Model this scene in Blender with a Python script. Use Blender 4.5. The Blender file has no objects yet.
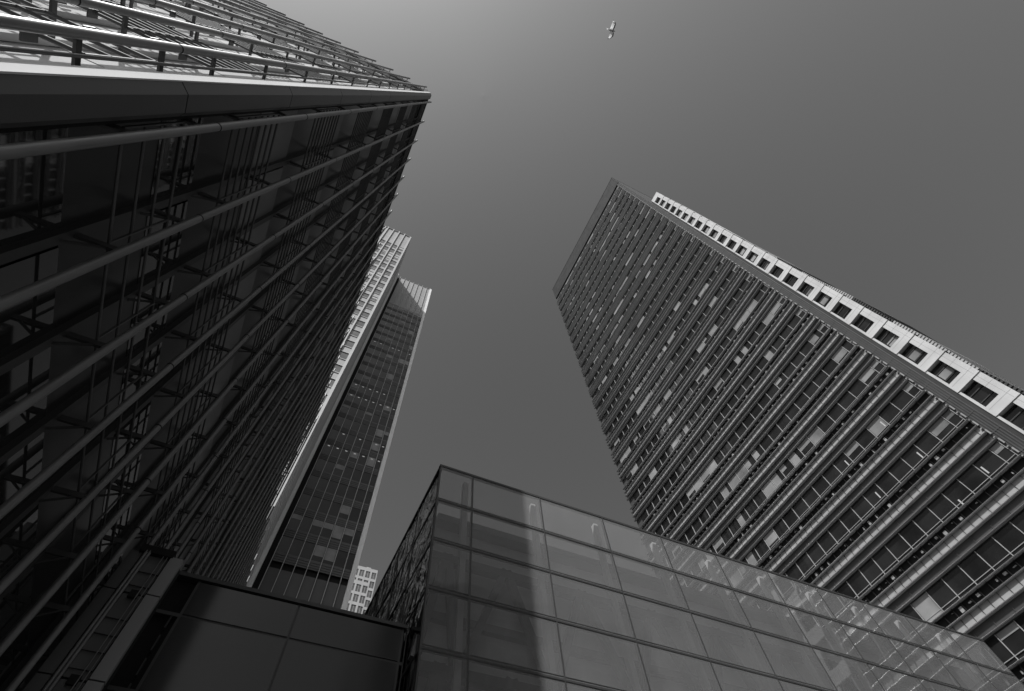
import bpy, math, random
from mathutils import Vector, Matrix

random.seed(11)
SC = bpy.context.scene
COL = SC.collection

# ------------------------------------------------------------------ camera
EYE = 1.6
RW = Matrix(((0.9037570627369403, -0.4249645621997153, -0.05126687456343223),
             (-0.35913782806535555, -0.8179768469128672, 0.44937055796634395),
             (-0.2329016788380829, -0.38770994156571287, -0.8918732024259469)))
cam = bpy.data.cameras.new('camera')
cam.sensor_width = 36.0
cam.sensor_fit = 'HORIZONTAL'
cam.lens = 17.429
cam.clip_start = 0.05
cam.clip_end = 6000
camo = bpy.data.objects.new('camera', cam)
COL.objects.link(camo)
M = RW.transposed().to_4x4()
M.translation = Vector((0, 0, EYE))
camo.matrix_world = M
SC.camera = camo

# ------------------------------------------------------------------ light
SUN_AZ = math.radians(43.5)          # light travels towards +X +Y
SUN_EL = math.radians(48.8)
w = bpy.data.worlds.new('World')
SC.world = w
w.use_nodes = True
nt = w.node_tree
bg = nt.nodes['Background']
sky = nt.nodes.new('ShaderNodeTexSky')
sky.sky_type = 'NISHITA'
sky.sun_disc = False
sky.sun_elevation = SUN_EL
sky.sun_rotation = math.atan2(-math.sin(SUN_AZ), -math.cos(SUN_AZ))
sky.altitude = 20
sky.air_density = 1.0
sky.dust_density = 2.8
sky.ozone_density = 1.5
sep = nt.nodes.new('ShaderNodeSeparateColor')    # black and white film behind a red filter
nt.links.new(sky.outputs['Color'], sep.inputs['Color'])
nt.links.new(sep.outputs['Red'], bg.inputs['Color'])
bg.inputs['Strength'].default_value = 0.123
sun = bpy.data.lights.new('sun', 'SUN')
sun.energy = 4.9
sun.angle = math.radians(0.53)
suno = bpy.data.objects.new('sun', sun)
COL.objects.link(suno)
dirv = Vector((math.sin(SUN_AZ) * math.cos(SUN_EL), math.cos(SUN_AZ) * math.cos(SUN_EL), -math.sin(SUN_EL)))
suno.rotation_euler = dirv.to_track_quat('-Z', 'Y').to_euler()
suno.location = (-40, -40, 120)
SC.view_settings.view_transform = 'Standard'
SC.view_settings.look = 'None'
SC.view_settings.gamma = 1.0
SC.view_settings.exposure = 0.0
SC.view_settings.use_curve_mapping = False

# ------------------------------------------------------------------ materials
def mat(name, v, rough=0.6, metal=0.0, spec=0.5, var=0.0, vscale=0.6, bump=0.0, bscale=3.0, streak=False, rvar=0.0):
    m = bpy.data.materials.new(name)
    m.use_nodes = True
    n = m.node_tree
    p = n.nodes['Principled BSDF']
    p.inputs['Base Color'].default_value = (v, v, v, 1)
    p.inputs['Roughness'].default_value = rough
    p.inputs['Metallic'].default_value = metal
    p.inputs['Specular IOR Level'].default_value = spec
    if var or bump or rvar:
        tc = n.nodes.new('ShaderNodeTexCoord')
        mp = n.nodes.new('ShaderNodeMapping')
        n.links.new(tc.outputs['Object'], mp.inputs['Vector'])
        if streak:
            mp.inputs['Scale'].default_value = (1.0, 1.0, 0.12)
        nz = n.nodes.new('ShaderNodeTexNoise')
        nz.inputs['Scale'].default_value = vscale
        nz.inputs['Detail'].default_value = 5
        n.links.new(mp.outputs['Vector'], nz.inputs['Vector'])
        if var:
            r = n.nodes.new('ShaderNodeMapRange')
            r.inputs['From Min'].default_value = 0.3
            r.inputs['From Max'].default_value = 0.7
            r.inputs['To Min'].default_value = v * (1 - var)
            r.inputs['To Max'].default_value = v * (1 + var)
            n.links.new(nz.outputs['Fac'], r.inputs['Value'])
            n.links.new(r.outputs['Result'], p.inputs['Base Color'])
        if rvar:
            r = n.nodes.new('ShaderNodeMapRange')
            r.inputs['From Min'].default_value = 0.3
            r.inputs['From Max'].default_value = 0.7
            r.inputs['To Min'].default_value = max(0.02, rough - rvar)
            r.inputs['To Max'].default_value = rough + rvar
            n.links.new(nz.outputs['Fac'], r.inputs['Value'])
            n.links.new(r.outputs['Result'], p.inputs['Roughness'])
        if bump:
            nb = n.nodes.new('ShaderNodeTexNoise')
            nb.inputs['Scale'].default_value = bscale
            nb.inputs['Detail'].default_value = 2
            n.links.new(tc.outputs['Object'], nb.inputs['Vector'])
            b = n.nodes.new('ShaderNodeBump')
            b.inputs['Strength'].default_value = bump
            b.inputs['Distance'].default_value = 0.05
            n.links.new(nb.outputs['Fac'], b.inputs['Height'])
            n.links.new(b.outputs['Normal'], p.inputs['Normal'])
    return m

def clear_glass(name, frit, clear, tint, bump=0.0, bscale=0.5):
    """fritted facade glass: a dusty diffuse share, a see-through share, a mirror share by angle"""
    m = bpy.data.materials.new(name)
    m.use_nodes = True
    n = m.node_tree
    n.nodes.clear()
    out = n.nodes.new('ShaderNodeOutputMaterial')
    d = n.nodes.new('ShaderNodeBsdfDiffuse')
    t = n.nodes.new('ShaderNodeBsdfTransparent')
    t.inputs['Color'].default_value = (tint, tint, tint, 1)
    g = n.nodes.new('ShaderNodeBsdfGlossy')
    g.inputs['Roughness'].default_value = 0.015
    g.inputs['Color'].default_value = (.95, .95, .95, 1)
    tc = n.nodes.new('ShaderNodeTexCoord')
    nz = n.nodes.new('ShaderNodeTexNoise')
    nz.inputs['Scale'].default_value = 0.5
    nz.inputs['Detail'].default_value = 6
    n.links.new(tc.outputs['Object'], nz.inputs['Vector'])
    r = n.nodes.new('ShaderNodeMapRange')
    r.inputs['From Min'].default_value = 0.3
    r.inputs['From Max'].default_value = 0.7
    r.inputs['To Min'].default_value = frit * 0.88
    r.inputs['To Max'].default_value = frit * 1.12
    n.links.new(nz.outputs['Fac'], r.inputs['Value'])
    n.links.new(r.outputs['Result'], d.inputs['Color'])
    m1 = n.nodes.new('ShaderNodeMixShader')
    m1.inputs['Fac'].default_value = clear
    n.links.new(d.outputs[0], m1.inputs[1])
    n.links.new(t.outputs[0], m1.inputs[2])
    fr = n.nodes.new('ShaderNodeFresnel')
    fr.inputs['IOR'].default_value = 1.48
    m2 = n.nodes.new('ShaderNodeMixShader')
    n.links.new(fr.outputs[0], m2.inputs['Fac'])
    n.links.new(m1.outputs[0], m2.inputs[1])
    n.links.new(g.outputs[0], m2.inputs[2])
    n.links.new(m2.outputs[0], out.inputs['Surface'])
    if bump:
        nb = n.nodes.new('ShaderNodeTexNoise')
        nb.inputs['Scale'].default_value = bscale
        nb.inputs['Detail'].default_value = 1
        n.links.new(tc.outputs['Object'], nb.inputs['Vector'])
        b = n.nodes.new('ShaderNodeBump')
        b.inputs['Strength'].default_value = bump
        b.inputs['Distance'].default_value = 0.05
        n.links.new(nb.outputs['Fac'], b.inputs['Height'])
        n.links.new(b.outputs['Normal'], g.inputs['Normal'])
    return m

def dark_mirror(name, base, share, tint, bump, bscale):
    m = bpy.data.materials.new(name)
    m.use_nodes = True
    n = m.node_tree
    n.nodes.clear()
    out = n.nodes.new('ShaderNodeOutputMaterial')
    d = n.nodes.new('ShaderNodeBsdfDiffuse'); d.inputs['Color'].default_value = (base, base, base, 1)
    g = n.nodes.new('ShaderNodeBsdfGlossy'); g.inputs['Roughness'].default_value = .03
    g.inputs['Color'].default_value = (tint, tint, tint, 1)
    mx = n.nodes.new('ShaderNodeMixShader'); mx.inputs['Fac'].default_value = share
    n.links.new(d.outputs[0], mx.inputs[1]); n.links.new(g.outputs[0], mx.inputs[2])
    n.links.new(mx.outputs[0], out.inputs['Surface'])
    tc = n.nodes.new('ShaderNodeTexCoord')
    nb = n.nodes.new('ShaderNodeTexNoise')
    nb.inputs['Scale'].default_value = bscale
    nb.inputs['Detail'].default_value = 2
    nb.inputs['Distortion'].default_value = 1.2
    n.links.new(tc.outputs['Object'], nb.inputs['Vector'])
    b = n.nodes.new('ShaderNodeBump')
    b.inputs['Strength'].default_value = bump
    b.inputs['Distance'].default_value = 0.3
    n.links.new(nb.outputs['Fac'], b.inputs['Height'])
    n.links.new(b.outputs['Normal'], g.inputs['Normal'])
    return m

def emis(name, v, s):
    m = mat(name, v)
    p = m.node_tree.nodes['Principled BSDF']
    p.inputs['Emission Color'].default_value = (1, 1, 1, 1)
    p.inputs['Emission Strength'].default_value = s
    return m

TUBE = mat('brushed_steel_tube', 0.16, 0.42, 0.25, var=0.12, vscale=2.0, rvar=.08)
BLADE = mat('grey_blade', 0.085, 0.4, 0.3, var=0.12, vscale=1.5)
FRAME = mat('dark_frame', 0.035, 0.5, 0.0)
BLACK = mat('black_gap', 0.012, 0.8, 0.0, spec=.2)
SPAN_D = mat('grey_spandrel', 0.14, 0.4, 0.1, var=.12, vscale=.6)
SGLASS = mat('screened_glass', 0.022, 0.30, 0.0, spec=.35, var=.3, vscale=.4)
BRKT = mat('grey_bracket', 0.06, 0.5, .2)
DGLASS = mat('dark_glass', 0.02, 0.03, 0.0, spec=0.7, bump=.008, bscale=.5)
CORNER = mat('corner_cladding', 0.075, 0.42, 0.25, var=0.14, vscale=.7, streak=True)
SILVER = mat('bright_edge_plate', 0.60, 0.65, 0.0, spec=0, var=.05)
LBLADE = mat('sunlit_blade', 0.10, 0.6, 0.0, spec=.1)  # rods on the sunlit face; their shadow sides put into a dark colour
SPAN_L = mat('glare_paled_spandrel', 0.56, 0.65, 0.0, spec=0, var=.1)  # pale tone holds the glare on panels and posts of the sunlit face
T_GLASS = mat('tower_glass', 0.013, 0.05, 0.0, spec=.4, var=.7, vscale=.45, bump=.02, bscale=.35)
T_NOSE = mat('polished_rail_nose', 0.6, 0.17, 0.9)
T_RAIL = mat('tower_rail', 0.31, 0.6, 0.0, var=.1)
T_BAND = mat('tower_band', 0.28, 0.55, 0.0, var=.13, vscale=.9)
T_DARK = mat('tower_dark_band', 0.05, 0.6, 0.0, var=.2, vscale=.9)
T_CLAD = mat('tower_cladding', 0.055, 0.6, 0.0, spec=.08, var=.15, vscale=.5)
BLIND = mat('blind', 0.19, 0.8, 0.0, var=.5, vscale=.35)
WHITE = mat('white_stone', 0.50, 0.6, 0.0, var=.14, vscale=.5)
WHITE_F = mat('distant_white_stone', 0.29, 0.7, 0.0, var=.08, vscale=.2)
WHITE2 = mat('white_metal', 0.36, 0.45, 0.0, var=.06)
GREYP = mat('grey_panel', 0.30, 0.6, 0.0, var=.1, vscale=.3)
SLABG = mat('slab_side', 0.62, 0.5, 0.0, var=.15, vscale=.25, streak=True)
B_GLASS = mat('back_tower_glass', 0.02, 0.12, 0.0, spec=.25, var=.3, vscale=.25)
B_SPAN = mat('back_tower_spandrel', 0.045, 0.5, 0.0, var=.2, vscale=.3)
CONC = mat('interior_concrete', 0.2, 0.8, 0.0, var=.1)
STEEL_W = mat('interior_steel', 0.65, 0.5, 0.0, var=.05)
BRACE = mat('brace_steel', 0.12, 0.5, 0.0)
BACKW = mat('interior_lining', 0.56, 0.8, 0.0, var=.08, vscale=.4)
BOXGLASS = clear_glass('fritted_glass', 0.20, 0.52, 0.78)
TOPGLASS = clear_glass('parapet_glass', 0.21, 0.48, 0.8)
SIDEGLASS = dark_mirror('side_glass', 0.012, 0.30, 0.5, .2, .8)
LINKGLASS = mat('link_glass', 0.045, 0.10, 0.0, spec=.4, var=.1, vscale=.4)
PILLAR = mat('pillar_panel', 0.22, 0.45, 0.2, var=.12, vscale=.8, streak=True)
PILLAR_D = mat('pillar_louvre', 0.075, 0.6, 0.0, var=.15)
LAMP = emis('ceiling_lamp', 0.2, 0.28)
PAVE = mat('paving', 0.07, 0.85, 0.0, var=.2, vscale=.8)
GULL = mat('gull_white', 0.7, 0.8, 0.0, var=.05, vscale=8)
_n = GULL.node_tree
_t = _n.nodes.new('ShaderNodeBsdfTranslucent'); _t.inputs['Color'].default_value = (.95, .95, .95, 1)
_x = _n.nodes.new('ShaderNodeMixShader'); _x.inputs['Fac'].default_value = .65
_n.links.new(_n.nodes['Principled BSDF'].outputs[0], _x.inputs[1]); _n.links.new(_t.outputs[0], _x.inputs[2])
_n.links.new(_x.outputs[0], _n.nodes['Material Output'].inputs['Surface'])
GULL_B = mat('gull_grey', 0.5, 0.8, 0.0)
GULL_D = mat('gull_dark', 0.11, 0.8, 0.0)

# ------------------------------------------------------------------ mesh helpers
class MB:
    def __init__(s):
        s.v = []; s.f = []; s.m = []; s.smooth = []
    def box(s, x0, x1, y0, y1, z0, z1, m=0):
        b = len(s.v)
        s.v += [(x0, y0, z0), (x1, y0, z0), (x1, y1, z0), (x0, y1, z0), (x0, y0, z1), (x1, y0, z1), (x1, y1, z1), (x0, y1, z1)]
        for q in ((0, 3, 2, 1), (4, 5, 6, 7), (0, 1, 5, 4), (1, 2, 6, 5), (2, 3, 7, 6), (3, 0, 4, 7)):
            s.f.append(tuple(b + i for i in q)); s.m.append(m); s.smooth.append(False)
        return s
    def quad(s, a, b, c, d, m=0):
        k = len(s.v); s.v += [a, b, c, d]; s.f.append((k, k + 1, k + 2, k + 3)); s.m.append(m); s.smooth.append(False)
        return s
    def prism(s, pts, z0, z1, m=0):
        """vertical prism from a plan outline (counter-clockwise)"""
        n = len(pts); k = len(s.v)
        s.v += [(x, y, z0) for x, y in pts] + [(x, y, z1) for x, y in pts]
        s.f.append(tuple(k + i for i in reversed(range(n)))); s.m.append(m); s.smooth.append(False)
        s.f.append(tuple(k + n + i for i in range(n))); s.m.append(m); s.smooth.append(False)
        for i in range(n):
            j = (i + 1) % n
            s.f.append((k + i, k + j, k + n + j, k + n + i)); s.m.append(m); s.smooth.append(False)
        return s
    def bar(s, p, q, r, n=12, m=0, r2=None, caps=True):
        p = Vector(p); q = Vector(q); d = (q - p).normalized()
        u = d.orthogonal().normalized(); v = d.cross(u)
        k = len(s.v); r2 = r if r2 is None else r2
        for c, rr in ((p, r), (q, r2)):
            for i in range(n):
                a = 2 * math.pi * i / n
                s.v.append(tuple(c + u * (rr * math.cos(a)) + v * (rr * math.sin(a))))
        for i in range(n):
            j = (i + 1) % n
            s.f.append((k + i, k + j, k + n + j, k + n + i)); s.m.append(m); s.smooth.append(n > 4)
        if caps:                      # caps keep vertices of their own, so the side stays a true cylinder
            k2 = len(s.v); s.v += s.v[k:k + 2 * n]
            s.f.append(tuple(k2 + i for i in reversed(range(n)))); s.m.append(m); s.smooth.append(False)
            s.f.append(tuple(k2 + n + i for i in range(n))); s.m.append(m); s.smooth.append(False)
        return s
    def beam(s, p, q, wd, m=0):
        return s.bar(p, q, wd * .7071, 4, m)
    def obj(s, name, mats, parent=None, kind=None, label=None):
        me = bpy.data.meshes.new(name)
        me.from_pydata(s.v, [], s.f)
        for mm in (mats if isinstance(mats, (list, tuple)) else [mats]):
            me.materials.append(mm)
        me.polygons.foreach_set('material_index', s.m)
        me.polygons.foreach_set('use_smooth', s.smooth)
        me.update()
        o = bpy.data.objects.new(name, me)
        COL.objects.link(o)
        if parent is not None:
            o.parent = parent
            if parent.parent is not None:
                pass
        if kind: o['kind'] = kind
        if label: o['label'] = label
        return o

def thing(name, label, cat, group=None):
    o = bpy.data.objects.new(name, None)
    COL.objects.link(o)
    o['label'] = label; o['category'] = cat
    if group: o['group'] = group
    return o

def tag(o, label, cat, group=None):
    o['label'] = label; o['category'] = cat
    if group: o['group'] = group
    return o

def proj(P):
    d = RW @ (Vector(P) - Vector((0, 0, EYE)))
    if d.z > -1e-3: return None
    return 512 + 495.756 * d.x / -d.z, 345.5 - 495.756 * d.y / -d.z

def score(P, size):
    q = proj(P)
    d = (Vector(P) - Vector((0, 0, EYE))).length
    if q is None: return size / d * 1e-3
    inside = -80 < q[0] < 1104 and -80 < q[1] < 771
    return size / d * (1 if inside else 1e-3)

def parts(name, items, mats, parent, limit=100, subs=None):
    """items: (centre, size, fn(mb)[, fn_sub(mb)]).  The largest in view become
    parts of their own, the rest one part."""
    items = sorted(items, key=lambda it: -score(it[0], it[1]))
    own = items if len(items) <= limit else items[:limit - 1]
    rest = items[len(own):]
    for it in own:
        mb = MB(); it[2](mb)
        o = mb.obj(name, mats, parent)
        if len(it) > 3 and it[3]:
            sb = MB(); it[3](sb); sb.obj(subs[0], subs[1], o)
    if rest:
        mb = MB(); sb = MB()
        for it in rest:
            it[2](mb)
            if len(it) > 3 and it[3]: it[3](sb)
        o = mb.obj(name, mats, parent, kind='stuff')
        if sb.v: sb.obj(subs[0], subs[1], o, kind='stuff')

# ------------------------------------------------------------------ ground
g = MB(); g.quad((-3000, -3000, 0), (3000, -3000, 0), (3000, 3000, 0), (-3000, 3000, 0))
o = g.obj('ground', PAVE); o['kind'] = 'structure'
Z = lambda zc: zc + EYE              # heights were measured from the eye

# ------------------------------------------------------------------ near block with vertical steel tubes
A = 3.5
H_MAIN = 12.2 * A                    # 42.7 above the eye
Y_END = 34.0
H_LOW, Y_LOW = 31.6, 56.0
near = thing('office_block', 'dark office block close by on the left, screened by long steel tubes and thin rods', 'building')
ZB = Z(1.2 * A)                      # underside of the first glazed floor
XG, YG = -A - 0.62, 1.92             # glass planes
# blade banks and glass panes by height (in units of A above the eye)
banks = [(1.83, 2.34, 4)]
banks.append((2.70, 3.38, 8))
k = 0
while 4.06 + 1.43 * k < 12.0:
    banks.append((4.06 + 1.43 * k, min(4.06 + 1.43 * k + .76, 12.15), 9)); k += 1
edges = [(1.2, 1.83), (2.34, 2.70), (3.38, 4.06)]
k = 0
while 4.82 + 1.43 * k < 12.1:
    edges.append((4.82 + 1.43 * k, min(4.06 + 1.43 * (k + 1), 12.15))); k += 1
PT = 0.433 * A
TUB_Y = [0.605 * A + PT * i for i in range(60)]
TUB_Y_MAIN = [y for y in TUB_Y if y < Y_END]
TUB_Y_LOW = [y for y in TUB_Y if Y_END <= y < Y_LOW]
PX = 1.33
TUB_X = [-(4.18 + PX * i) for i in range(22)]
X_FAR = TUB_X[-1] - PX

core = MB()
core.box(X_FAR, XG - .25, YG + .25, Y_END, ZB, Z(H_MAIN) - .3)
core.box(X_FAR, XG - .25, Y_END - .003, Y_LOW, ZB, Z(H_LOW) - .3)
core.box(X_FAR, XG - 2.2, YG + 2.2, Y_LOW - 1, 0, ZB + .003)
core.obj('wall', BLACK, near)
rf = MB()
rf.box(X_FAR, -A - .2, YG - .3, Y_END + .1, Z(H_MAIN) - .3, Z(H_MAIN) - .05)
rf.box(X_FAR, -A - .2, Y_END + .1, Y_LOW, Z(H_LOW) - .3, Z(H_LOW) - .05)
rf.obj('roof', FRAME, near)

def tube_item(x, y, z0, z1, r):
    def fn(mb):
        z = z0; 
        mb.bar((x, y, z0), (x, y, z1), r, 16)
        zj = Z(2.42 * A)
        while zj < z1 - 1:
            if zj > z0 + .5: mb.bar((x, y, zj - .012), (x, y, zj + .012), r + .004, 16, 1)
            zj += 1.43 * A / 1.2
    return ((x, y, z0 + 8), .5, fn)
RT = 0.062
items = []
for y in TUB_Y_MAIN: items.append(tube_item(-A, y, Z(.2) , Z(H_MAIN) + .25, RT))
for y in TUB_Y_LOW: items.append(tube_item(-A, y, Z(.2), Z(H_LOW) + .25, RT))
for x in TUB_X: items.append(tube_item(x, 1.30, Z(1.0 * A), Z(H_MAIN) + .15, RT))
parts('steel_tube', items, [TUBE, BLACK], near, 100)

# panes, blade banks, posts and brackets on both faces
panes, blades, posts, arms, spans, clips = [], [], [], [], [], []
def facade(us, lit, zmax):
    for i in range(len(us) - 1):
        u0, u1 = us[i], us[i + 1]
        for (za, zb) in edges:
            z0, z1 = Z(za * A), Z(zb * A)
            if z0 > zmax - .4: continue
            z1 = min(z1, zmax - .35)
            tilt = random.uniform(-.004, .004)
            if not lit:
                def fn(mb, u0=u0, u1=u1, z0=z0, z1=z1, t=tilt):
                    mb.box(XG - .03 , XG, u0 + .18, u1 - .09, z0 + .03, z1 - .03)
                c = (XG, (u0 + u1) / 2, (z0 + z1) / 2)
            else:
                def fn(mb, u0=u0, u1=u1, z0=z0, z1=z1, t=tilt):
                    mb.box(u1 + .03, u0 - .03, YG, YG + .03, z0 + .01, z1 - .01)
                c = ((u0 + u1) / 2, YG, (z0 + z1) / 2)
            panes.append((c, math.sqrt((z1 - z0) * 1.4), fn, lit, za < 3))
        for (za, zb, n) in banks:
            z0, z1 = Z(za * A), Z(zb * A)
            if z0 > zmax - .3: continue
            def fn(mb, u0=u0, u1=u1, z0=z0, z1=z1, n=n):
                for q in range(n):
                    z = z0 + (z1 - z0) * (q + .5) / n
                    if z > zmax: break
                    if q == 0:
                        zt_ = min(z1 - (z1 - z0) * .5 / n, zmax)
                        if not lit: mb.box(-A - .235, -A - .20, u0 - .01, u0 + .01, z, zt_)
                        else: mb.box(u0 - .01, u0 + .01, 1.50, 1.535, z, zt_)
                    if not lit: mb.bar((-A - .22, u0, z), (-A - .22, u1, z), .021, 8, caps=False)
                    else: mb.bar((u0, 1.52, z), (u1, 1.52, z), .026, 8, caps=False)
            c = (-A - .22, (u0 + u1) / 2, (z0 + z1) / 2) if not lit else ((u0 + u1) / 2, 1.52, (z0 + z1) / 2)
            blades.append((c, 1.8, fn, lit))
            def fs(mb, u0=u0, u1=u1, z0=z0, z1=min(z1, zmax - .35)):
                if not lit: mb.box(XG - .03, XG - .01, u0, u1, z0 - .03, z1 + .03)
                else: mb.box(u1, u0, YG + .01, YG + .03, z0 - .03, z1 + .03)
            spans.append((c, 1.8, fs, lit))
        def fp(mb, u0=u0):
            if not lit:
                mb.box(XG - .01, XG + .10, u0 - .09, u0 + .05, ZB, zmax)
            else:
                mb.box(u0 - .04, u0 + .04, YG - .10, YG - .004, ZB, zmax)
        c = (XG, u0, Z(8)) if not lit else (u0, YG, Z(8))
        posts.append((c, 1, fp, lit))
        for (za, zb, n) in banks:
            for zq in (Z(za * A) + .1, Z(zb * A) - .1):
                if zq > zmax - .2: continue
                def fa(mb, u0=u0, zq=zq):
                    if not lit:
                        mb.box(XG - .05, -A - .03, u0 - .022, u0 + .022, zq - .05, zq + .05)
                        mb.beam((XG + .05, u0 + .0, zq - .30), (-A - .1, u0 + .0, zq), .03)
                    else:
                        mb.box(u0 - .018, u0 + .018, 1.33, YG + .01, zq - .045, zq + .045)
                c = (-A - .3, u0, zq) if not lit else (u0, 1.5, zq)
                arms.append((c, .5, fa))
                if lit:
                    for e in (.33, .66):
                        def fc(mb, u=u0 - PX * e, zq=zq):
                            mb.box(u - .012, u + .012, 1.47, 1.60, zq - .14, zq + .08)
                        clips.append(((u0 - PX * e, 1.5, zq), .25, fc))
facade(TUB_Y_MAIN[:] + [Y_END], False, Z(H_MAIN))
facade([Y_END + .02] + TUB_Y_LOW + [Y_LOW], False, Z(H_LOW))
facade(TUB_X + [X_FAR], True, Z(H_MAIN))
LPANE = mat('glare_paled_glass', 0.56, 0.6, 0.0, spec=0, var=.1, vscale=.4)  # glare of sun and sky on the street face put into the colour
parts('window', [p[:3] for p in panes if not p[3] and p[4]], DGLASS, near, 40)
parts('spandrel_panel', [p[:3] for p in panes if not p[3] and not p[4]], SPAN_D, near, 70)
parts('street_window', [p[:3] for p in panes if p[3]], LPANE, near, 60)
parts('blade_bank', [b[:3] for b in blades if not b[3]], BLADE, near, 70)
parts('sun_blade_bank', [b[:3] for b in blades if b[3]], LBLADE, near, 30)
parts('screened_window', [p[:3] for p in spans if not p[3]], SGLASS, near, 50)
parts('glare_paled_spandrel', [p[:3] for p in spans if p[3]], SPAN_L, near, 40)
parts('post', [b[:3] for b in posts if not b[3]], FRAME, near, 70)
parts('glare_paled_post', [b[:3] for b in posts if b[3]], SPAN_L, near, 30)
parts('bracket', arms, BRKT, near, 100)
parts('clip', clips, BRKT, near, 60)

# folded corner cladding in storey-high lengths
cz = [ZB] + [Z(A * (2.20 + 1.17 * i)) for i in range(9)]
cz = [z for z in cz if z < Z(H_MAIN)] + [Z(H_MAIN)]
for i in range(len(cz) - 1):
    mb = MB()
    z0, z1 = cz[i] + .012, cz[i + 1] - .012
    mb.prism([(-3.70, 1.556), (-3.60, 1.680), (-3.60, 1.925), (-3.66, 2.00), (-3.95, 2.00), (-3.95, 1.62)], z0, z1)
    mb.obj('corner_panel', CORNER, near)
mb = MB()
mb.box(-3.98, -3.70, 1.90, 2.06, ZB, Z(H_MAIN) - .05)
mb.box(-3.92, -3.75, 1.60, 1.90, ZB, Z(H_MAIN) - .05)
mb.obj('corner_backing', BLACK, near)
mb = MB(); mb.box(-3.92, -3.694, 1.535, 1.555, ZB, Z(H_MAIN) - .02); mb.obj('edge_plate', SILVER, near)
mb = MB(); mb.bar((-3.98, 1.46, ZB), (-3.98, 1.46, Z(H_MAIN)), .022, 10); mb.obj('slim_rod', FRAME, near)
# soffit edge under the lowest glazed floor
mb = MB(); mb.box(XG - .3, XG + .05, 2.1, Y_LOW, ZB - .22, ZB - .02); mb.box(X_FAR, XG, YG, 2.1, ZB - .22, ZB - .02)
mb.obj('soffit_edge', CORNER, near)

# ------------------------------------------------------------------ right tower
BX, Y0, Y1 = 41.5, 3.58, 40.6
YF = 4.50                          # rails and windows start here, dark corner cladding before
FP = 0.0988 * BX
TOPZ = 3.517 * BX
slab = thing('office_tower', 'tall dark slab tower on the right with close horizontal rails and light bands', 'building')
ROOFZ = Z(TOPZ)
mb = MB(); mb.box(BX + .25, BX + 22, Y0 + .02, Y1, 0, ROOFZ - .3); mb.obj('wall', T_DARK, slab)
mb = MB()
mb.box(BX - .05, BX + .25, Y0 + .002, Y1, Z(3.335 * BX), ROOFZ)
for i in range(24):
    y = 3.9 + 1.48 * i
    mb.box(BX - .08, BX - .05, y - .03, y + .03, Z(3.335 * BX), ROOFZ - .4)
mb.box(BX - .10, BX + .3, Y0 - .05, Y1 + .05, ROOFZ, ROOFZ + .35)
mb.obj('parapet', T_CLAD, slab)
mb = MB(); mb.box(BX + .3, BX + 22, Y0 - .03, Y1, ROOFZ - .3, ROOFZ - .1); mb.obj('roof', FRAME, slab)
wins, rails, lightb, darkb, gapb, ribs = [], [], [], [], [], []
zr1 = 0.794
nf = 0
WY = [YF + .05] + [5.32 + 1.48 * i for i in range(0, 24)]
WY[-1] = min(WY[-1], Y1)
f = -6
blind_rows = {}
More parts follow.
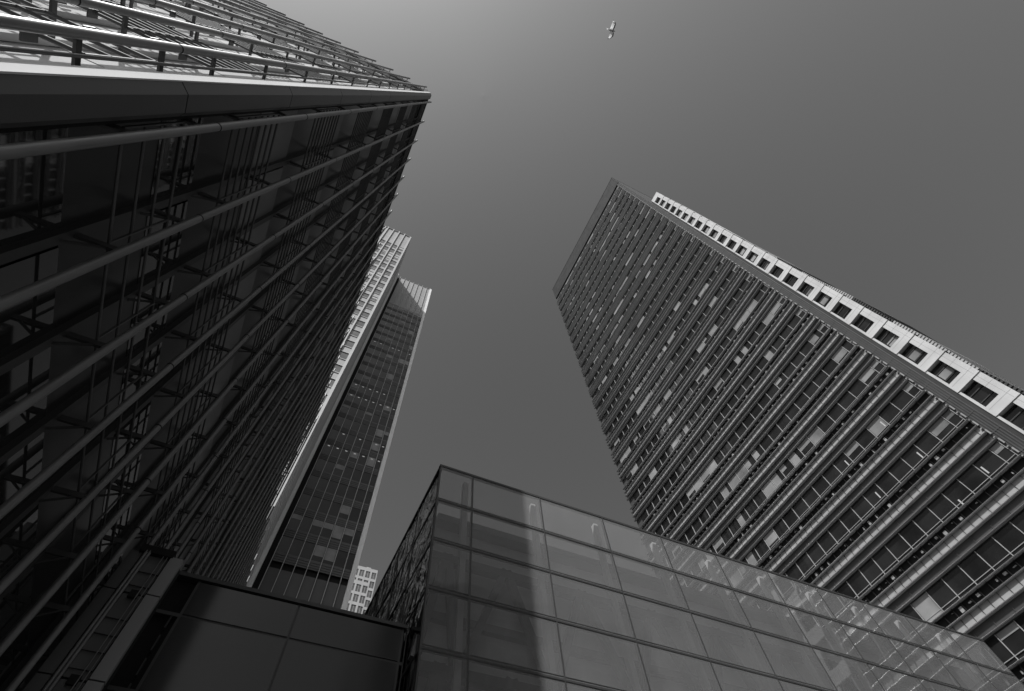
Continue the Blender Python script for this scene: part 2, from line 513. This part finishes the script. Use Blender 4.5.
for f in range(-5, 27):
    zt = Z((zr1 + .0988 * f) * BX)         # rail 1 = foot of the window above
    if zt > Z(3.33 * BX): break
    if zt - FP < 3: continue
    zwt = min(zt + .0407 * BX, Z(3.335 * BX))      # window head
    run = 0; kind = 0
    p_blind = random.choice([.12, .2, .3, .3, .42]) if f > 7 else random.choice([.25, .4, .5, .55])
    if f < 0: p_blind = random.choice([.06, .12, .18])
    for i in range(len(WY) - 1):
        y0, y1 = WY[i], WY[i + 1]
        if run <= 0:
            run = random.choice([1, 1, 1, 2, 2, 3]); kind = random.random() < p_blind
        run -= 1
        def fw(mb, y0=y0, y1=y1, z0=zt, z1=zwt):
            mb.box(BX + .14, BX + .17, y0, y1, z0, z1, 0)
            mb.box(BX + .06, BX + .139, y0 - .022, y0 + .022, z0, z1, 1)
            mb.box(BX + .09, BX + .138, y0 + .03, y1 - .03, z0 + (z1 - z0) * .2, z0 + (z1 - z0) * .2 + .035, 1)
        fb = None
        if kind and random.random() < .85 or i == 0 and random.random() < .8:
            h = random.choice([1, 1, 1, .8, .65, .5, .4, .25])
            cut = random.choice([0, 0, 0, .5, .7])
            if i == 0: h = .35; cut = 0
            def fb(mb, y0=y0, y1=y1, z0=zt, z1=zwt, h=h, cut=cut):
                mb.box(BX + .115, BX + .135, y0 + .06 + cut, y1 - .06, z1 - (z1 - z0) * h, z1 - .02)
        wins.append(((BX, (y0 + y1) / 2, (zt + zwt) / 2), 1.6, fw, fb))
    # four rails and three bands below this window, top to bottom
    step = .0184 * BX
    for q in range(4):
        z = zt - q * step
        def fr(mb, z=z):
            mb.box(BX - .12, BX + .16, YF - .10, Y1 + .12, z - .026, z + .026)
            mb.bar((BX - .12, YF - .11, z), (BX - .12, Y1 + .13, z), .036, 16, 1)
        rails.append(((BX, 8, z), 3, fr))
    def fl(mb, z=zt):
        a, b = z - 2 * step + .056, z - step - .056
        mb.quad((BX + .02, Y1, a), (BX + .02, YF, a), (BX + .10, YF, b), (BX + .10, Y1, b))
        mb.box(BX + .10, BX + .16, YF + .01, Y1 - .01, a, b)
        y = YF + .3
        while y < Y1:
            mb.box(BX + .0, BX + .10, y - .012, y + .012, a, b, 1); y += .74
    lightb.append(((BX, 8, zt - 1.5 * step), 3, fl))
    def fd(mb, z=zt):
        mb.box(BX + .12, BX + .2, YF, Y1, z - 3 * step + .056, z - 2 * step - .056)
        y = YF + .3
        while y < Y1:
            mb.box(BX + .06, BX + .12, y - .02, y + .02, z - 3 * step + .056, z - 2 * step - .056); y += 1.48
    darkb.append(((BX, 8, zt - 2.5 * step), 3, fd))
    def fg(mb, z=zt):
        mb.box(BX + .19, BX + .24, YF, Y1, z - step + .056, z - .056)
        y = YF + .4
        rr = random.Random(int(z * 100))
        while y < Y1 - 1:
            if rr.random() < .6:
                s = rr.uniform(.06, .26); h = rr.uniform(.05, .22)
                mb.box(BX + .06, BX + .18, y, y + s, z - step * rr.uniform(.3, .8), z - step * .3 + h - .1 - .06, 1)
            mb.box(BX + .0, BX + .19, y + .6, y + .63, z - step + .056, z - .056, 0)
            y += .74
    gapb.append(((BX, 8, zt - .5 * step), 3, fg))
parts('window', wins, [T_GLASS, T_RAIL], slab, 100, ('blind', BLIND))
parts('rail', rails, [T_RAIL, T_NOSE], slab, 100)
parts('light_band', lightb, [T_BAND, T_DARK], slab, 100)
parts('dark_band', darkb, T_DARK, slab, 100)
parts('service_band', gapb, [BLACK, T_BAND], slab, 100)
# ceiling lamps seen through the tower's windows
for (px_, py_) in ((883, 424), (847, 463), (920, 455), (878, 495), (962, 503), (1004, 372), (905, 330), (985, 470)):
    dv = RW.transposed() @ Vector(((px_ - 512) / 495.756, (345.5 - py_) / 495.756, -1.0))
    k = (BX + .12) / dv.x
    p = dv * k + Vector((0, 0, EYE))
    if not (YF + .3 < p.y < Y1): continue
    mb = MB(); mb.box(BX + .10, BX + .125, p.y - .05, p.y + .05, p.z - .32, p.z + .32); mb.obj('ceiling_lamp', LAMP, slab)
# dark corner cladding strip at the near end
mb = MB()
mb.box(BX + .06, BX + .25, Y0 + .004, YF - .01, 0, Z(3.334 * BX))
for y in (3.62, 3.80, 3.98, 4.16, 4.34):
    mb.box(BX + .0, BX + .06, y - .03, y + .03, 0, Z(3.334 * BX))
z = 4.0
while z < Z(3.33 * BX):
    mb.box(BX + .03, BX + .059, Y0 + .02, YF - .02, z, z + .10); z += FP / 2
mb.obj('corner_cladding', T_DARK, slab)
mb = MB()
z = 4.0
while z < Z(3.33 * BX):
    mb.box(BX - .06, BX + .0, YF - .22, YF - .12, z, z + .5)
    mb.box(BX - .06, BX + .0, YF - .14, YF - .02, z + .7, z + .78); z += FP / 4
mb.obj('edge_clip', T_BAND, slab)

# white stair wing against the tower
WX = 42.2
WP = .077 * WX
WT = 2.639 * WX
wing = thing('stair_wing', 'narrow white stone wing with one column of windows beside the dark slab tower', 'building')
YA_, YB_ = 1.12, 3.28
wy0, wy1 = 1.86, 3.10
mb = MB()
mb.box(WX + .45, WX + 9, YA_ + .02, YB_, 0, Z(WT) - .2)
mb.obj('wall', WHITE, wing)
mb = MB(); mb.box(WX + .08, WX + .44, YB_ + .003, Y0 + .10, 0, Z(WT) - .4); mb.obj('side_cladding', T_CLAD, wing)
fw_ = MB()
zs = []
k = int((2.639 - 1.052) / .077)
z = Z((1.052 + .077 * k) * WX)
zbase = z + .0
while z > 5:
    zs.append(z); z -= WP
cap = MB()
cap.box(WX, WX + 9, YA_, YB_, zbase, Z(WT))
cap.obj('parapet', WHITE, wing)
pan, wn = [], []
for z in zs:
    zh, zl, zn = z - WP * .02, z - WP * .70, z - WP
    def fp(mb, zh=zh, zl=zl, zn=zn):
        mb.box(WX, WX + .45, YA_, wy0, zn + .008, zh - .008)           # wide outer margin
        mb.box(WX, WX + .45, wy1, YB_, zn + .003, zh - .003)           # narrow inner margin
        mb.box(WX + .002, WX + .45, wy0, wy1, zn + .01, zl)            # pier between windows
        mb.box(WX - .05, WX, YA_ - .02, wy1 + .1, zn - .05, zn + .05)
        mb.box(WX - .004, WX, YA_ + .02, wy0 - .02, (zh + zl) / 2 - .012, (zh + zl) / 2 + .012, 1)
        mb.box(WX - .004, WX, YA_ + .02, wy1, zl - .33, zl - .305, 1)
        mb.box(WX - .004, WX, (YA_ + wy0) / 2, (YA_ + wy0) / 2 + .02, zn + .06, zh - .02, 1)
    pan.append(((WX, 2.4, z - 2), 2.5, fp))
    bl = random.random() < .55
    def fwn(mb, zh=zh, zl=zl):
        mb.box(WX + .36, WX + .40, wy0, wy1, zl, zh, 0)
        mb.box(WX + .30, WX + .36, wy0, wy1, zl + (zh - zl) * .68, zl + (zh - zl) * .72, 1)
        mb.box(WX + .30, WX + .36, wy0, wy1, zl + (zh - zl) * .28, zl + (zh - zl) * .31, 1)
    fbl = None
    if bl:
        q0 = random.choice([.32, .05, .32])
        def fbl(mb, zh=zh, zl=zl, q0=q0):
            mb.box(WX + .33, WX + .35, wy0 + .1, wy1 - .12, zl + (zh - zl) * (q0 + .02), zl + (zh - zl) * (q0 + .34))
    wn.append(((WX, 2.7, z - 1.4), 1.7, fwn, fbl))
parts('stone_panel', pan, [WHITE, GREYP], wing, 100)
parts('window', wn, [T_GLASS, T_CLAD], wing, 100, ('blind', BLIND))
mb = MB()
for z in zs:
    mb.box(WX + .1, WX + .3, YA_ - .10, YA_, z - WP - .10, z - WP + .10)
mb.obj('drain_spout', BLACK, wing)
mb = MB()
z = 6.0
ztop = Z(80)
while z < ztop:
    t = z / ztop
    bulge = (.34 * min(1, (1 - t) * 2.2) + .04) * (.72 + .38 * math.sin(z * .42) * math.sin(z * .13 + 1))
    mb.box(WX + .5, WX + 8.5, YA_ - bulge, YA_ + .01, z, z + .2, 1 if math.sin(z * .42 + 1.3) > .35 else 0); z += .34  # some ribs coloured dark to draw the wavy shading down the outer edge
mb.obj('ribbed_screen', [GREYP, T_CLAD], wing)

# ------------------------------------------------------------------ glazed pavilion
GY = 14.0
PX0 = 4.13
colx = [PX0, PX0 + 1.51] + [PX0 + 1.51 + 3.31 * i for i in range(1, 11)]
GX1 = colx[-1]
rz = [17.08 - 1.99 * i for i in range(0, 10)]
rowz = [Z(z) for z in rz if Z(z) > .3] + [0.12]
GDEP = 30.0
pav = thing('glass_pavilion', 'wide glass box building with a grid of panes in front of the slab tower', 'building')
pit, frs = [], []
for r in range(len(rowz) - 1):
    for c in range(len(colx) - 1):
        x0, x1, z1, z0 = colx[c], colx[c + 1], rowz[r], rowz[r + 1]
        a, b = random.uniform(-.003, .003), random.uniform(-.003, .003)
        top = r == 0
        def fn(mb, x0=x0, x1=x1, z0=z0, z1=z1, a=a, b=b, top=top):
            e = .022
            n = 6; k = len(mb.v); pw = .0035 + abs(a)
            for j in range(n + 1):
                for i in range(n + 1):
                    u_, v_ = i / n, j / n
                    yy = GY + a * (1 - 2 * u_) + b * v_ + pw * math.sin(math.pi * u_) * math.sin(math.pi * v_) + .0012 * math.sin(7 * u_ + 300 * b) * math.sin(9 * v_ + 500 * a)
                    mb.v.append((x0 + e + (x1 - x0 - 2 * e) * u_, yy, z0 + e + (z1 - z0 - 2 * e) * v_))
            for j in range(n):
                for i in range(n):
                    q = k + j * (n + 1) + i
                    mb.f.append((q, q + 1, q + n + 2, q + n + 1)); mb.m.append(1 if top else 0); mb.smooth.append(True)
        pit.append((((x0 + x1) / 2, GY, (z0 + z1) / 2), 2.5, fn))
parts('glass_panel', pit, [BOXGLASS, TOPGLASS], pav, 100)
mb = MB()
for x in colx: mb.box(x - .028, x + .028, GY - .018, GY + .12, 0, rowz[0] - .03)
for i, z in enumerate(rowz[1:]): mb.box(PX0, GX1, GY - .022, GY + .13, z - .034, z + .034)
for i, z in enumerate(rowz[1:]): mb.box(PX0, GX1, GY - .012, GY + .10, z + .10, z + .115)
mb.box(PX0 - .05, GX1 + .05, GY - .03, GY + .16, rowz[0] - .02, rowz[0] + .09)
mb.obj('front_frame', FRAME, pav)
sit = []
ys = [GY + .02 + 2.66 * i for i in range(7)]
for r in range(len(rowz) - 1):
    for c in range(len(ys) - 1):
        y0, y1, z1, z0 = ys[c], ys[c + 1], rowz[r], rowz[r + 1]
        a, b = random.uniform(-.02, .02), random.uniform(-.02, .02)
        def fn(mb, y0=y0, y1=y1, z0=z0, z1=z1, a=a, b=b):
            e = .03
            mb.quad((PX0 + a, y1 - e, z0 + e), (PX0 - a, y0 + e, z0 + e), (PX0 - a + b, y0 + e, z1 - e), (PX0 + a + b, y1 - e, z1 - e))
        sit.append(((PX0, (y0 + y1) / 2, (z0 + z1) / 2), 2.3, fn))
parts('side_panel', sit, SIDEGLASS, pav, 100)
mb = MB()
for y in ys[1:]: mb.box(PX0 - .03, PX0 + .12, y - .035, y + .035, 0, rowz[0] - .05)
for z in rowz: mb.box(PX0 - .025, PX0 + .13, GY + .18, ys[-1], z - .05, z + .05)
mb.box(PX0 - .04, PX0 + .13, GY + .17, ys[-1], rowz[0] - .02, rowz[0] + .09)
mb.obj('side_frame', FRAME, pav)
mb = MB()
mb.quad((GX1, GY + .02, 0), (GX1, ys[-1], 0), (GX1, ys[-1], rowz[0]), (GX1, GY + .02, rowz[0]))
mb.obj('end_glazing', TOPGLASS, pav)
mb = MB()
mb.box(PX0 + .3, GX1 - .3, GY + .6, ys[-1], rowz[1] - .35, rowz[1] - .05)
mb.obj('roof', CONC, pav)
mb = MB(); mb.box(PX0 + .3, GX1 - .3, GY + 1.1, GY + 1.3, 0, rowz[1] - .36); mb.obj('back_wall', BACKW, pav)
for z in (rowz[3], rowz[5], rowz[7]):
    mb = MB(); mb.box(PX0 + .3, GX1 - .3, GY + .85, GY + 1.09, z - .40, z - .12); mb.obj('floor_slab', CONC, pav)
for i, x in enumerate(colx[1:-1]):
    mb = MB(); mb.box(x - .28, x - .06, GY + .35, GY + .58, 0, rowz[0] - .12); mb.obj('column', STEEL_W, pav)
for c in range(0, len(colx) - 1):
    for (zt, zb) in ((rowz[2], rowz[4]), (rowz[4], rowz[6])):
        mb = MB()
        xm = (colx[c] + colx[c + 1]) / 2
        mb.beam((colx[c], GY + .62, zb), (xm, GY + .62, zt), .26)
        mb.beam((colx[c + 1] - .2, GY + .62, zb), (xm + .1, GY + .62, zt), .26)
        mb.beam((colx[c], GY + .62, zt - .2), (colx[c + 1], GY + .62, zt - .2), .30)
        mb.obj('brace', BRACE, pav)

# ------------------------------------------------------------------ low link between block and pavilion
LY = 15.5
LX0, LX1 = -3.15, 4.05
LZ = Z(.69 * LY)
link = thing('glass_link', 'low dark glass link building between the tubed office block and the glass pavilion', 'building')
mb = MB(); mb.box(LX0, LX1, LY + .2, LY + 9, 0, LZ - .15); mb.obj('wall', BLACK, link)
mb = MB(); mb.box(LX0 - .05, LX1, LY - .05, LY + 9.1, LZ - .12, LZ); mb.obj('roof_edge', FRAME, link)
lx = [-.158 * LY, .034 * LY, .2535 * LY]
lz = [LZ - .14, Z(.611 * LY), Z(.482 * LY), Z(.353 * LY), Z(.224 * LY), Z(.1 * LY), .1]
for r in range(6):
    for c in range(2):
        mb = MB(); mb.box(lx[c] + .035, lx[c + 1] - .035, LY, LY + .1, lz[r + 1] + .04, lz[r] - .04)
        mb.obj('glass_panel', LINKGLASS, link)
mb = MB()
for z in lz[1:]: mb.box(LX0, LX1, LY + .03, LY + .14, z - .05, z + .05)
for x in lx: mb.box(x - .04, x + .04, LY + .032, LY + .142, 0, LZ - .13)
mb.box(lx[2] + .13, lx[2] + .16, LY + .02, LY + .1, 0, LZ - .13)
mb.obj('frame', FRAME, link)
mb = MB()
z = 2.0
while z < LZ - 1.2:
    mb.box(lx[0] - .22, lx[0] - .18, LY + .04, LY + .15, z, z + .42); z += .62
mb.obj('fixing', T_CLAD, link)

# ------------------------------------------------------------------ clad service pillar
QY = 12.1
pil = thing('service_pillar', 'slender clad service pillar with a ladder like louvre strip at the foot of the tubed block', 'pillar')
QT = Z(.714 * QY)
xs = [-.298 * QY, -.276 * QY, -.267 * QY, -.229 * QY, -.2045 * QY]
mb = MB(); mb.box(xs[0] + .02, xs[4] - .02, QY + .12, QY + .5, 0, QT - .05); mb.obj('wall', BLACK, pil)
jz = [0, Z(.25 * QY), Z(.36 * QY), Z(.485 * QY), Z(.632 * QY), QT]
for i in range(len(jz) - 1):
    mb = MB(); mb.box(xs[0], xs[1] - .02, QY + .02, QY + .12, jz[i] + .015, jz[i + 1] - .015); mb.obj('side_panel', PILLAR_D, pil)
    mb = MB(); mb.box(xs[3] + .02, xs[4], QY - .04, QY + .11, jz[i] + .015, jz[i + 1] - .015); mb.obj('cladding_panel', PILLAR, pil)
    mb = MB()
    mb.box(xs[2] + .02, xs[3] - .02, QY + .06, QY + .115, jz[i] + .02, jz[i + 1] - .02)
    z = jz[i] + .12
    while z < jz[i + 1] - .5:
        mb.box(xs[2] + .02, xs[3] - .02, QY + .02, QY + .06, z + .05, z + .29); z += .34
    mb.obj('louvre', PILLAR_D, pil)
for x in (xs[1] + .05, xs[2] + .01):
    mb = MB(); mb.bar((x, QY - .03, 0), (x, QY - .03, QT), .035, 8); mb.obj('guide_rail', TUBE, pil)
mb = MB(); mb.bar((xs[3] - .05, QY - .02, 0), (xs[3] - .05, QY - .02, QT + .15), .012, 6); mb.bar((xs[3] - .14, QY - .02, 0), (xs[3] - .14, QY - .02, QT + .15), .012, 6)
mb.obj('cable', TUBE, pil)
mb = MB()
for z in (jz[4], jz[3]):
    mb.box(xs[2] + .16, xs[3] - .12, QY - .02, QY + .03, z - .12, z + .05)
mb.box(xs[1] - .1, xs[3] + .06, QY - .06, QY + .4, QT - .04, QT + .14)
mb.obj('bracket', BLACK, pil)

# ------------------------------------------------------------------ pale front tower far behind
AY, AX = 64.0, -6.2
AH = 3.385 * AY
ta = thing('office_tower', 'pale sunlit tower with white vertical ribs rising behind the tubed office block', 'building')
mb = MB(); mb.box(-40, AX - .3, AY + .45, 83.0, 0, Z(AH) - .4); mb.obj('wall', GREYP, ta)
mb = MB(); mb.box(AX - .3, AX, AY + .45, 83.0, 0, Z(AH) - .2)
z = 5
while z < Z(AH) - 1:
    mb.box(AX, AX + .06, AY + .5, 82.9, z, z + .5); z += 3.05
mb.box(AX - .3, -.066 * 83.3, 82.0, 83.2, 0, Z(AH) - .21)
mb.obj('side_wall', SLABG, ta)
mb = MB(); mb.box(-40, AX + .05, AY - .1, 83.0, Z(AH) - .2, Z(AH)); mb.obj('roof', WHITE2, ta)
mb = MB(); mb.box(AX - .62, AX + .0, AY - .22, AY + .44, 0, Z(AH) - .21); mb.obj('corner_rib', WHITE2, ta)
AB = 2.45
ax = [AX - .62 - AB * i for i in range(0, 13)]
for x in ax[1:]:
    mb = MB(); mb.box(x - .2, x + .2, AY - .3, AY + .3, 0, Z(AH) + .3); mb.obj('rib', WHITE2, ta)
AP = 6.1
aw = []
zt = 3.10 * AY
while zt > 10:
    for i in range(12):
        x1, x0 = ax[i] - (.2 if i else 0), ax[i + 1] + .2
        def fn(mb, x0=x0, x1=x1, z=Z(zt)):
            mb.box(x0, x1, AY + .30, AY + .40, z - 3.1, z)
            mb.box(x0, x1, AY + .10, AY + .29, z - 3.3, z - 3.1, 1)
            mb.box(x0, x1, AY + .10, AY + .29, z, z + .2, 1)
        fb = None
        if random.random() < .35:
            h = random.uniform(.7, 2.2)
            def fb(mb, x0=x0, x1=x1, z=Z(zt), h=h): mb.box(x0 + .1, x1 - .1, AY + .26, AY + .285, z - h, z)
        aw.append((((x0 + x1) / 2, AY, Z(zt) - 1.5), 2.5, fn, fb))
    zt -= AP
A_WIN = mat('front_tower_window', 0.085, 0.25, 0.0, var=.3, vscale=.3)
parts('window', aw, [A_WIN, WHITE2], ta, 100, ('blind', GREYP))
AS = mat('front_tower_spandrel', 0.24, 0.5, 0.0, var=.1, vscale=.3)
mb = MB()
zt = 3.10 * AY
mb.box(-36, AX - .6, AY + .28, AY + .42, Z(zt) + .2, Z(AH) - .25)
mb.obj('crown_panel', AS, ta)
zt = 3.10 * AY
ss = []
while zt > 12:
    def fn(mb, z=Z(zt)): mb.box(-36, AX - .6, AY + .28, AY + .42, z - AP + .2, z - 3.3)
    ss.append(((AX, AY, Z(zt)), 3, fn)); zt -= AP
parts('spandrel', ss, AS, ta, 100)

# ------------------------------------------------------------------ dark tower behind it
BY = 83.3
B0, B1 = -.0530 * BY, .1265 * BY
BH = 2.60 * BY
tb = thing('office_tower', 'dark ribbed tower behind the pale one, its upper corner lit by a diagonal of sun', 'building')
mb = MB(); mb.box(-30, B1 - .2, BY + .5, BY + 30, 0, Z(BH) - .3); mb.obj('wall', BLACK, tb)
mb = MB(); mb.box(AX - 1, B0 - .02, BY + .2, BY + .5, 0, Z(BH) - .3); mb.obj('recess_wall', BLACK, tb)
mb = MB(); mb.box(-30, B1 + .02, BY + .2, BY + 30, Z(BH) - .3, Z(BH)); mb.obj('roof', T_CLAD, tb)
mb = MB()
mb.box(B1 - .95, B1, BY - .25, BY + .9, 0, Z(BH) + .3)
mb.obj('corner_rib', mat('sun_paled_corner_rib', .62, .5, var=.06, vscale=.3), tb)  # rib colour lightened in place of direct sun, which misses it
BP = .067 * BY
SOFF = Z(.763 * BY)
BM = .0252 * BY
bx_ = []
x = B0
while x < B1 - .9:
    bx_.append(x); x += BM
for x in bx_:
    mb = MB(); mb.box(x - .055, x + .055, BY - .42, BY + .18, 0, Z(BH) + .2); mb.obj('rib', WHITE2, tb)
bx_.append(B1 - .95)
bw, bs = [], []
z = SOFF
rowi = 0
BL = mat('back_tower_blind', 0.22, 0.7, 0.0, var=.2)
while z < Z(BH) - 31:
    zs_, zw, zt = z + .2, z + BP * .36, z + BP * .985
    lamp_row = rowi in (5, 6, 9, 10, 15) 
    for i in range(len(bx_) - 1):
        x0, x1 = bx_[i] + .07, bx_[i + 1] - .07
        bright = rowi == 1 and i in (3, 4, 5) or rowi == 0 and i == 4
        def fn(mb, x0=x0, x1=x1, a=zw, b=zt):
            mb.box(x0, x1, BY + .12, BY + .2, a, b)
        fb = None
        if random.random() < .16 or bright:
            h = random.uniform(.3, .9)
            def fb(mb, x0=x0, x1=x1, a=zw, b=zt, h=h): mb.box(x0 + .05, x1 - .05, BY + .09, BY + .115, b - (b - a) * h, b)
        bw.append((((x0 + x1) / 2, BY, (zw + zt) / 2), 2.4, fn, fb))
        if lamp_row and random.random() < .7:
            mb = MB(); mb.box((x0 + x1) / 2 - .22, (x0 + x1) / 2 + .3, BY + .07, BY + .085, zt - .75, zt - .5)
            mb.obj('ceiling_lamp', LAMP, tb)
    def fs(mb, a=z, b=zw):
        mb.box(bx_[0], bx_[-1], BY + .06, BY + .2, a + .02, b - .02)
        for q in range(1, 4):
            zz = a + (b - a) * q / 4
            mb.box(bx_[0], bx_[-1], BY + .0, BY + .06, zz - .1, zz + .1)
    bs.append(((0, BY, z), 3, fs))
    z += BP; rowi += 1
parts('window', bw, B_GLASS, tb, 100, ('blind', BL))
parts('spandrel', bs, B_SPAN, tb, 100)
mb = MB(); mb.box(bx_[0], bx_[-1], BY + .06, BY + .2, z, Z(BH) - .31); mb.obj('crown_panel', AS, tb)
mb = MB(); mb.box(bx_[0], bx_[-1], BY + .3, BY + .5, 0, SOFF - 1.2); mb.obj('base_panel', B_SPAN, tb)

# ------------------------------------------------------------------ small white tower in the distance
CY = 300.0
tc_ = thing('white_tower', 'small distant white tower with a window grid between dark tower and glass box', 'building')
cx0, cx1 = .118 * CY, .1735 * CY
CH = Z(.803 * CY)
def grid_tower(x0, x1, y, h, root, px=4.4, pz=6.9):
    n = max(1, round((x1 - x0) / px)); px = (x1 - x0) / n
    ws = []
    z = h - 2.5
    mbw = MB(); mbw.box(x0, x1, y + .5, y + 14, 0, h)
    mbw.box(x0, x1, y, y + .5, h - 2.5, h)
    for i in range(n + 1):
        xx = x0 + px * i
        a, b = max(x0, xx - .56), min(x1, xx + .56)
        mbw.box(a, b, y - .05, y + .5, 0, h - 2.51)
    while z > h - 90:
        mbw.box(x0 + .01, x1 - .01, y + .003, y + .5, z - pz, z - pz + 1.9)
        for i in range(n):
            def fn(mb, x=x0 + px * i, z=z): mb.box(x + .56, x + px - .56, y + .35, y + .45, z - pz + 1.9, z); mb.box(x + px / 2 - .09, x + px / 2 + .09, y + .2, y + .34, z - pz + 1.9, z, 1)
            ws.append(((x0 + px * i, y, z), 2, fn))
        z -= pz
    mbw.obj('wall', WHITE_F, root)
    parts('window', ws, [A_WIN, WHITE_F], root, 50)
grid_tower(cx0, cx1, CY, CH, tc_)
mb = MB(); mb.box(cx0 + 9, cx0 + 12, CY + 3, CY + 6, CH, CH + 3); mb.box(cx0 + 6, cx0 + 7.2, CY + 3, CY + 6, CH, CH + .9); mb.obj('roof_plant', WHITE_F, tc_)
tc2 = thing('white_tower', 'lower white block with deep set windows in front of the distant white tower', 'building')
grid_tower(.10 * 292, .1555 * 292, 282.0, Z(.745 * 290), tc2, 4.6, 6.9)

# ------------------------------------------------------------------ unseen building behind the viewpoint, added to mirror in and shade the pavilion's glass
rb = thing('office_building', 'unseen grey gridded office building behind the viewpoint, mirrored in the glass box and screening its sky light', 'building')
QX0, QX1, QY0, QY1, QH = 14.0, 62.0, -64.0, -38.0, Z(55.0)
mb = MB(); mb.box(QX0 + .5, QX1 - .5, QY0 + .5, QY1 - .5, 0, QH - .4); mb.obj('wall', T_DARK, rb)
mb = MB(); mb.box(QX0, QX1, QY0, QY1, QH - 1.6, QH); mb.obj('parapet', GREYP, rb)
x = QX0
while x <= QX1:
    mb = MB(); mb.box(max(QX0, x - .25), min(QX1, x + .25), QY1 - .5, QY1, 0, QH - 1.61); mb.obj('pier', GREYP, rb); x += 3.2
y = QY0
while y < QY1 - 1:
    mb = MB(); mb.box(QX0, QX0 + .5, y, y + .5, 0, QH - 1.61); mb.obj('side_pier', WHITE_F, rb); y += 3.2
z = 5.0
while z < QH - 3:
    mb = MB(); mb.box(QX0 + .04, QX1 - .04, QY1 - .5, QY1 - .04, z, z + 1.1); mb.box(QX0 + .04, QX0 + .5, QY0 + .04, QY1 - .5, z, z + 1.1); mb.obj('spandrel', GREYP, rb); z += 3.9

# ------------------------------------------------------------------ gull
DEPTH = 30.0
def px3(x, y, dz=0.0):
    d = DEPTH + dz
    return RW.transposed() @ Vector(((x - 512) / 495.756 * d, (345.5 - y) / 495.756 * d, -d)) + Vector((0, 0, EYE))
fwd = RW.transposed() @ Vector((0, 0, -1))
def loft(sections, mb, m=0, n=10):
    """sections: (centre, axis_a, ra, axis_b, rb)"""
    k = len(mb.v)
    for c, a, ra, b, rb in sections:
        for i in range(n):
            t = 2 * math.pi * i / n
            mb.v.append(tuple(c + a * (ra * math.cos(t)) + b * (rb * math.sin(t))))
    for s in range(len(sections) - 1):
        for i in range(n):
            j = (i + 1) % n
            mb.f.append((k + s * n + i, k + s * n + j, k + (s + 1) * n + j, k + (s + 1) * n + i)); mb.m.append(m); mb.smooth.append(True)
    mb.f.append(tuple(k + i for i in reversed(range(n)))); mb.m.append(m); mb.smooth.append(False)
    e = k + (len(sections) - 1) * n
    mb.f.append(tuple(e + i for i in range(n))); mb.m.append(m); mb.smooth.append(False)
gm = MB()
u = (px3(615.2, 31.2) - px3(606.6, 29.0)).normalized()      # tail to beak
vv = u.cross(fwd).normalized()
tail, nose = px3(606.6, 29.0), px3(615.2, 31.4)
L = (nose - tail).length
body = [(0.0, .055, .01), (.12, .05, .02), (.3, .045, .045), (.5, .062, .06), (.68, .058, .056), (.8, .04, .04), (.88, .042, .04), (.95, .025, .025), (1.0, .006, .006)]
loft([(tail.lerp(nose, t), vv, a, fwd, b) for t, a, b in body[2:]], gm, 2)
loft([(tail.lerp(nose, t), vv, a, fwd, b) for t, a, b in body[:3]], gm, 0)
def wing_(pts, mats_split):
    secs = []
    for (x, y, dz, chord) in pts:
        secs.append((px3(x, y, dz), u, chord, fwd, .012))
    loft(secs[:mats_split], gm, 0)
    loft(secs[mats_split - 1:], gm, 1)
up = [(611.4, 30.2, 0, .10), (612.4, 27.6, -.10, .115), (613.6, 24.6, -.14, .115), (614.2, 22.4, -.10, .085), (613.7, 20.8, .0, .05), (613.0, 19.7, .05, .012)]
lo = [(611.4, 30.7, 0, .10), (611.7, 33.2, -.10, .115), (611.3, 35.6, -.14, .105), (610.3, 37.3, -.10, .078), (608.9, 38.5, .0, .046), (607.8, 39.1, .05, .012)]
for wpts in (up, lo):
    wing_(wpts, 5)
    # shadow along the leading edge, put in as a dark strip
    secs = [(px3(x, y, dz) + u * (ch * .84), u, ch * .32, fwd, .02) for x, y, dz, ch in wpts[:5]]
    loft(secs, gm, 1)
go = gm.obj('flying_gull', [GULL, GULL_D, GULL_B])
tag(go, 'white gull gliding with wings spread in the open grey sky', 'bird')
